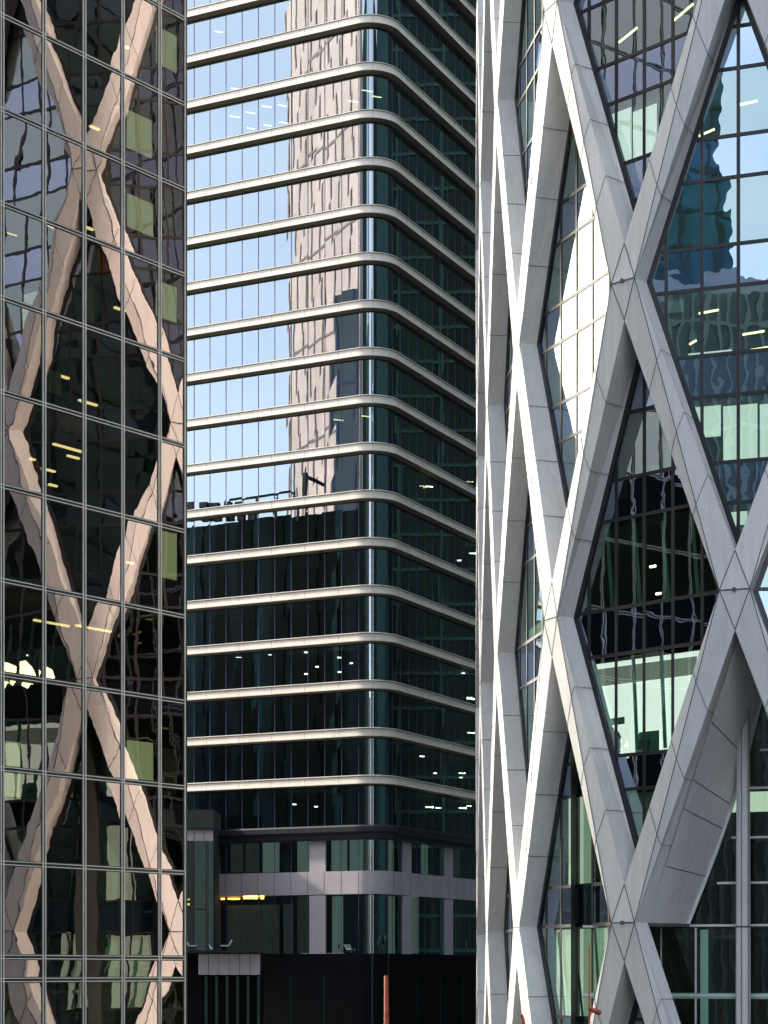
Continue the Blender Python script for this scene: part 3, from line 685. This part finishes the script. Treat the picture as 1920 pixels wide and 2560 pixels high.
# floor slabs, core and ceiling lamps
cols = list(range(-2, 9))
def offp(i, d, z): p = PX[i]-NN[i]*d; return V((p.x, p.y, z))
mb = MB()
for i in cols[:-1]: mb.poly([offp(i, 8, GZ), offp(i+1, 8, GZ), offp(i+1, 8, 62), offp(i, 8, 62)])
mb.build('inner_wall', 'core', dt)
for (a_, b_, sp) in rows:
    if sp:
        mb = MB()
        for i in cols[:-1]:
            for zz in (a_+.05, b_-.05):
                if 5 <= i <= 6 and zz < 13: continue
                mb.poly([offp(i, 2.1, zz), offp(i+1, 2.1, zz), offp(i+1, 7.98, zz), offp(i, 7.98, zz)])
        mb.build('floor_slab', 'slab', dt)
mb = MB()
for key, x, y, wd, sl_, m_ in (((6, 2), 1740, 325, 40, -.3, 0), ((6, 2), 1835, 248, 52, -.08, 0), ((6, 2), 1740, 772, 50, -.08, 0), ((6, 2), 1850, 825, 55, -.06, 0), ((6, 2), 1870, 864, 50, -.06, 0), ((6, 2), 1716, 850, 18, -.5, 0),
                      ((5, 3), 1524, 94, 46, -.4, 0), ((5, 3), 1662, 38, 48, -.45, 0), ((5, 3), 1546, 165, 24, -.4, 0),
                      ((5, 1), 1602, 1412, 14, 0, 1), ((5, 1), 1617, 1480, 12, 0, 1), ((4, 0), 1388, 2330, 60, 0, 0), ((4, 0), 1450, 2325, 45, 0, 0), ((6, 2), 1655, 640, 18, 0, 0)):
    D = DM.get(key)
    if not D: continue
    s = sx(D, x); s2 = sx(D, x+wd); Y = D['P'](s, 0).y
    mb.bar(D['P'](s, (H0-y)/F*Y, -.6), D['P'](s2, (H0-y-sl_*wd)/F*Y, -.6), .07 if not m_ else .08, .05, D['n'], m_)
mb.build('ceiling_lamps', ['lamp', 'lampGlint'], dt)['kind'] = 'stuff'
# deep recess of the ground-level opening: flared soffits, pier, recessed glazing
A, B = Rn[5], Ln[7]
Nd = NN[6]; DR = 3.25
def deep(p, d): return V((p.x, p.y, p.z))-V((Nd.x, Nd.y, 0))*d
v6 = Vn(6, 1, -1); r5 = z3(Rn[5]-NN[5]*IN, Zk(0)); l7 = z3(Ln[7]-NN[7]*IN, Zk(0)); v6i = z3(v6-Nd*.9, v6.z)
q5 = V(((1722-960)/F*77.6, 77.6, Zk(0))); q7 = q5+(l7-r5).normalized()*((l7-r5).length-1.0)
vq = V((0, 0, 0)); ax = q5.lerp(q7, .47); vq = V((ax.x, ax.y, Zk(1)-3.0))
for a_, b_, c_, d_ in ((r5, v6i, vq, q5), (l7, v6i, vq, q7)):
    mb = MB(); n = 10
    sn = None
    for j in range(n):
        t0, t1 = j/n, (j+1)/n
        bulge = lambda t: (a_.lerp(b_, t), d_.lerp(c_, t)+V((0, 0, 0))+(a_-d_).normalized()*(-.35*math.sin(math.pi*t)))
        p0, p1 = bulge(t0); p2, p3 = bulge(t1)
        mb.poly([p0, p2, p3, p1]); 
        if j in (2, 4, 5, 7):
            sn = (p2-p0).cross(p1-p0).normalized(); sn = sn if sn.y < 0 else -sn
            mb.bar(p0+sn*.004, p1+sn*.004, .03, .01, sn, 1)
    # bright lip along the inner edge
    for j in range(n):
        p1 = d_.lerp(c_, j/n)+(a_-d_).normalized()*(-.35*math.sin(math.pi*j/n)); p3 = d_.lerp(c_, (j+1)/n)+(a_-d_).normalized()*(-.35*math.sin(math.pi*(j+1)/n))
        mb.bar(p1, p3, .12, .12, NN[6], 0)
    mb.bar(a_, d_, .06, .12, V((0, 0, -1)), 1)
    mb.build('flared_soffit', ['panel', 'seam'], dt)
gd = (q7-q5).normalized(); gn = V((gd.y, -gd.x, 0)); G0 = q5-gd*4.2-gn*.25
GP = lambda s, z, o_=0: V((G0.x+gd.x*s+gn.x*o_, G0.y+gd.y*s+gn.y*o_, z))
GL = 13.5
gy = lambda y: (H0-y)/F*77.9
gm = MB()
zs = [GZ, gy(2490)-.01, gy(2317), gy(2212), gy(2100), gy(1978), gy(1885), gy(1790), gy(1650)]
def srange(z):
    f_ = max(0, min(1, (z-Zk(0))/(vq.z-Zk(0))))
    return ((q5.lerp(vq, f_)-G0).dot(gd)+.55 if z > Zk(0)-.05 else 0, (q7.lerp(vq, f_)-G0).dot(gd)-.55 if z > Zk(0)-.05 else GL)
for z in zs[1:-1]:
    s0_, s1_ = srange(z+.05)
    if s1_-s0_ > .2: gm.box(GP(s0_, z, .01), gd*(s1_-s0_), gn*.1, (0, 0, .085), 0)
gm.box(GP(0, gy(2490)-.1, .012), gd*GL, gn*.09, (0, 0, .22), 1)
gf = gm.build('window_frame', ['panel', 'fin'], dt)
def gs(x): t = (x-960)/F; return (t*G0.y-G0.x)/(gd.x-t*gd.y)
for z0, z1 in zip(zs, zs[1:]):
    for s0, s1 in ((0, gs(1735)), (gs(1735), gs(1862)), (gs(1862), GL)):
        mb = MB(); tw = random.uniform(-.004, .004); mb.poly([GP(s0+.01, z0, tw), GP(s1-.01, z0, -tw), GP(s1-.01, z1, -tw), GP(s0+.01, z1, tw)]); mb.build('window_pane', 'gG' if 'gG' in M else 'gR', gf)
for x, y0, y1, m_, wd in ((1738, 2320, 2560, 'panel', .07), (1752, 2325, 2560, 'fin', .3), (1652, 2320, 2470, 'panel', .05)):
    s = gs(x); mb = MB(); mb.box(GP(s, GZ, .02), gd*wd, gn*.08, (0, 0, gy(y0)-GZ)); mb.build('mullion', m_, gf)
for x0, x1, y0, y1, m_ in ((1790, 1920, 1982, 2032, 'blindPale'), (1725, 1790, 1982, 2035, 'blindPale'), (1815, 1845, 1700, 1880, 'fin'), (1730, 1860, 2322, 2345, 'core')):
    mb = MB(); a_, b_ = gs(x0), gs(x1); mb.poly([GP(a_, gy(y1), -.4), GP(b_, gy(y1), -.4), GP(b_, gy(y0), -.4), GP(a_, gy(y0), -.4)]); mb.build('blind_or_light_patch', m_, dt)
mb = MB(); mb.poly([GP(-.5, GZ, -3.5), GP(GL, GZ, -3.5), GP(GL, 13, -3.5), GP(-.5, 13, -3.5)]); mb.poly([GP(-.5, GZ, 0), GP(-.5, GZ, -3.5), GP(-.5, 13, -3.5), GP(-.5, 13, 0)])
for z in (zs[2]+.05, zs[4], zs[6]): e0, e1 = srange(z); mb.poly([GP(e0+.3, z, -.2), GP(e1-.3, z, -.2), GP(e1-.3, z, -3.4), GP(e0+.3, z, -3.4)])
mb.build('lobby_interior', 'dark', dt)
px_, py_ = (1858-960)/F*76.6, 76.6
mb = MB()
n = 16
def pier_sec(z, wd): return [V((px_+math.cos(a_)*wd, py_+math.sin(a_)*wd*.9, z)) for a_ in [2*math.pi*j/n for j in range(n)]]
for z0, z1, w0, w1 in ((GZ, gy(2321), .29, .28), (gy(2317), gy(1640), .28, .24)):
    p0, p1 = pier_sec(z0, w0), pier_sec(z1, w1); b = len(mb.v); mb.v += [tuple(q) for q in p0+p1]
    for j in range(n): mb.f.append((b+j, b+(j+1) % n, b+n+(j+1) % n, b+n+j)); mb.m.append(0); mb.s.append(True)
for o_ in (-.13, .15): mb.box(V((px_+o_, py_-.31, GZ)), (.02, 0, 0), (0, .04, 0), (0, 0, gy(1700)-GZ), 1)
mb.build('pier', ['panel', 'seam'], dt)

# ============================================================ buildings round about, met only as reflections
def mirror(p, n_, c_): return p-2*(p.dot(n_)-c_)*n_
cL = nL.dot(Pc)
def vimg(x, Y, y=None):                            # real place of what shows at column x in the centre tower's left face
    return mirror(V(((x-960)/F*Y, Y, 0)), nL, cL)
ZH = lambda y, Y: (H0-y)/F*Y
# dark block across the street, parallel to the banded face
nb = nL; cb = cL+70
def bp(s, z, o_=0): p = Pc+nL*70+dl*s; return V((p.x-nL.x*o_, p.y-nL.y*o_, z))
M['strip0'] = mat('dark_curtain_wall', (.002, .006, .007), .6, spec=.08, var=.3)
M['strip1'] = mat('teal_curtain_wall', (.018, .058, .062), .6, spec=.1, var=.3)
M['strip2'] = mat('slate_curtain_wall', (.006, .020, .026), .6, spec=.1, var=.3)
db = thing('dark_office_block', 'dark teal office block across the street with narrow vertical strips', 'building', (bp(30, 0).x, bp(30, 0).y, GZ))
mb = MB(); zr = ZH(1285, 252); s = 6.0
while s < 80:
    wd = random.choice((.5, .7, 1.1, 1.6)); mb.box(bp(s, GZ, 0), dl*wd, -nL*(random.choice((.0, .15))+.2), (0, 0, zr-GZ), random.choice((0, 0, 0, 1, 2, 2))); s += wd
mb.box(bp(6, GZ, -.02), dl*74, nL*3, (0, 0, zr-GZ-.2), 0)
mb.build('curtain_wall', ['strip0', 'strip1', 'strip2'], db)
def rc(x, y, Y=252): p = vimg(x, Y); return V((p.x, p.y, ZH(y, Y)))
cr = thing('roof_crane', 'black bent window cleaning crane on the roof of the dark block', 'crane', V((*rc(758, 1270).xy, zr)))
mb = MB(); mb.bar(rc(758, 1290), rc(762, 1185), .5, .5, nL); mb.build('mast', 'black', cr)
mb = MB(); mb.bar(rc(762, 1187), rc(806, 1208), .45, .4, nL); mb.build('jib', 'black', cr)
rl = thing('roof_gantry', 'thin black gantry rail on the roof of the dark block', 'gantry', V((*rc(600, 1270).xy, zr)))
mb = MB(); mb.bar(rc(565, 1254), rc(736, 1230), .25, .25, nL)
for x in (566, 645, 690, 735): mb.bar(rc(x, 1300), rc(x, 1253-(x-565)*.14), .3, .2, nL)
for x in (480, 520, 545, 580, 610, 640): mb.box(rc(x, 1300), dl*1.0, nL*.8, (0, 0, 2.2))
mb.build('rail', 'black', rl)
def tower(name, label, p0, face, right, wid, dep_, top, gridm, wallm, cell=(4, 4), base=GZ):
    """box tower: p0 corner, face outward normal, right = direction along the face"""
    t = thing(name, label, 'building', (p0.x, p0.y, GZ))
    mb = MB(); mb.box(V((p0.x, p0.y, base)), right*wid, -face*dep_, (0, 0, top-base), 0); mb.build('wall', wallm, t)
    mb = MB(); s = 0
    while s < wid: mb.box(V((p0.x, p0.y, base))+right*s+face*.003, right*.35, face*.1, (0, 0, top-base), 0); s += cell[0]
    z = base+2
    while z < top: mb.box(V((p0.x, p0.y, z))+face*.002, right*wid, face*.09, (0, 0, .4), 0); z += cell[1]
    mb.build('window_grid', gridm, t); return t
M['peach'] = mat('peach_stone', (.60, .45, .43), .6, var=.3, scale=.09, stretch=(1, 1, .35), streak=.2)
M['peachdark'] = mat('plum_frame', (.10, .06, .07), .6)
M['slatew'] = mat('slate_glass_wall', (.07, .10, .13), .4, var=.3, scale=.05)
pv = vimg(722, 330); rd = V((.30, .95, 0)); 
fn = V((-.2, .98, 0)).normalized(); rt = V((.98, .2, 0)).normalized()
# choose the direction along the face that grows to the right in the mirror image
def img_x(p): q = mirror(p, nL, cL); return 960+F*q.x/q.y
if img_x(pv+rt) < img_x(pv): rt = -rt
tower('peach_tower', 'tall peach stone tower with plum window grid', pv, fn, rt, 60, 20, ZH(28, 345), 'peachdark', 'peach', (3.4, 15))
pv2 = vimg(832, 290); rt2 = dl if img_x(vimg(832, 290)+dl) > img_x(vimg(832, 290)) else -dl
tower('slate_tower', 'slate blue glass tower in front of the peach tower', pv2, -nL, rt2, 9, 20, ZH(735, 290), 'mull', 'slatew', (3.4, 30))
# dark gridded tower seen in the right-hand face of the banded tower
rq = V((3, 182, 0)); dd = V((.78, .63, 0)).normalized(); pr = V((dd.y, -dd.x, 0))
M['tealgrid'] = mat('teal_grid', (.012, .032, .030), .6, spec=.1)
M['tealwall'] = mat('dark_teal_wall', (.003, .009, .009), .6, spec=.08, var=.5, scale=.15, stretch=(1, 1, .1))
tower('dark_gridded_tower', 'very dark teal tower with a faint pale grid', rq+dd*60-pr*50, -dd, pr, 110, 20, 150, 'tealgrid', 'tealwall', (5.2, 4.1))
# towers behind the viewer, mirrored in the large diamond window
D6 = DM[(6, 2)]; n6 = D6['n']; c6 = n6.dot(V((D6['A'].x, D6['A'].y, 0)))
def v6i_(x, Y): return mirror(V(((x-960)/F*Y, Y, 0)), n6, c6)
def t6(name, lab, x0, x1, Y, y, wallm, gridm, cell, dp=8):
    a_, b_ = v6i_(x0, Y), v6i_(x1, Y); r = (b_-a_); wdt = r.length; r.normalize(); f = V((r.y, -r.x, 0))
    tgt = V((13, 74, 0))
    if f.dot(tgt-a_) < 0: f = -f
    return tower(name, lab, V((a_.x, a_.y, 0)), f, r, wdt, dp, ZH(y, Y), gridm, wallm, cell)
M['bluew'] = mat('teal_blue_glass_wall', (.03, .13, .18), .25, var=.8, scale=.12)
M['ribw'] = mat('grey_green_ribs', (.42, .50, .47), .6)
M['palew'] = mat('pale_fascia', (.55, .57, .62), .6)
t6('teal_tower', 'slim teal blue tower with dark frames behind the viewer', 1450, 1812, 230, -600, 'bluew', 'finD', (3.0, 4))
t6('ribbed_hall', 'low grey green hall with close ribs behind the viewer', 1300, 2300, 180, 742, 'ribs2', 'ribw', (1.1, 9))
t6('pale_topped_block', 'block with a pale attic behind the ribbed hall', 1300, 2300, 195, 690, 'palew', 'ribw', (9, 7))


tower('dark_slab_block', 'dark slab block straight behind the viewer', V((8, -30, 0)), V((0, 1, 0)), V((-1, 0, 0)), 20, 10, 50, 'tealwall', 'strip0', (4, 4))
tower('dark_east_block', 'dark wide block behind the viewer on the diagrid tower side', V((150, -40, 0)), V((0, 1, 0)), V((-1, 0, 0)), 92, 10, 190, 'tealgrid', 'tealwall', (6, 4))
tower('dark_west_block', 'narrow dark block behind the viewer on the bronze tower side', V((-27, -60, 0)), V((0, 1, 0)), V((-1, 0, 0)), 15, 10, 190, 'tealgrid', 'tealwall', (6, 4))
tower('dark_corner_tower', 'dark tower beside the bronze tower', V((-38, 40, 0)), V((0, 1, 0)), V((-1, 0, 0)), 60, 10, 150, 'tealgrid', 'strip1', (6, 4))

tower('dark_dockside_tower', 'dark tower beyond the diagrid tower', V((80, 40, 0)), V((-1, 0, 0)), V((0, 1, 0)), 130, 10, 150, 'strip1', 'strip2', (3.1, 40))
M['olivew'] = mat('olive_stone', (.34, .34, .26), .6, var=.15, scale=.1)
tower('olive_stone_block', 'low olive stone block beyond the dark office block', V((-88, 176, 0)), V((.79, -.61, 0)).normalized(), V((-.61, -.79, 0)).normalized(), 34, 10, 43, 'ribw', 'olivew', (3.2, 4))

# ============================================================ masts in the foreground
def mast(x, ytop, Y, r0, r1, lab, lean=0, name='red_mast'):
    X = (x-960)/F*Y; zt = (H0-ytop)/F*Y
    t = thing(name, lab, 'mast', (X+lean*(zt-GZ)*-1, Y, GZ), 'rusty red masts')
    mb = MB(); mb.tube(V((X-lean*(zt-GZ), Y, GZ)), V((X, Y, zt)), r1, r0, 0, 16); mb.tube(V((X, Y, zt)), V((X, Y, zt+.03)), r0*.8, r0*.5, 0, 16); mb.build('pole', 'rust', t)
    return t, X, zt
mast(965, 2440, 105, .095, .24, 'stout rusty red mast tapering upwards in front of the dark base', -.012)
mast(1305, 2538, 62, .05, .06, 'short leaning red mast tip at the foot of the white beams', -.25)
t, X, zt = mast(1473, 2366, 62, .022, .05, 'thin tall red mast with a round lamp head before the green panes', 0)
mb = MB(); c_ = V(((1487-960)/F*62, 62, (H0-2528)/F*62)); mb.tube(c_+V((-.13, 0, .07)), c_+V((.12, 0, -.04)), .075, .085, 0, 14); mb.sphere(c_+V((.12, 0, -.04)), .085); mb.sphere(c_+V((-.13, 0, .07)), .075)
mb.bar(V((X, 62, c_.z-.08)), c_+V((-.05, 0, -.05)), .03, .03, V((0, -1, 0))); mb.build('lamp_head', 'rust', t)
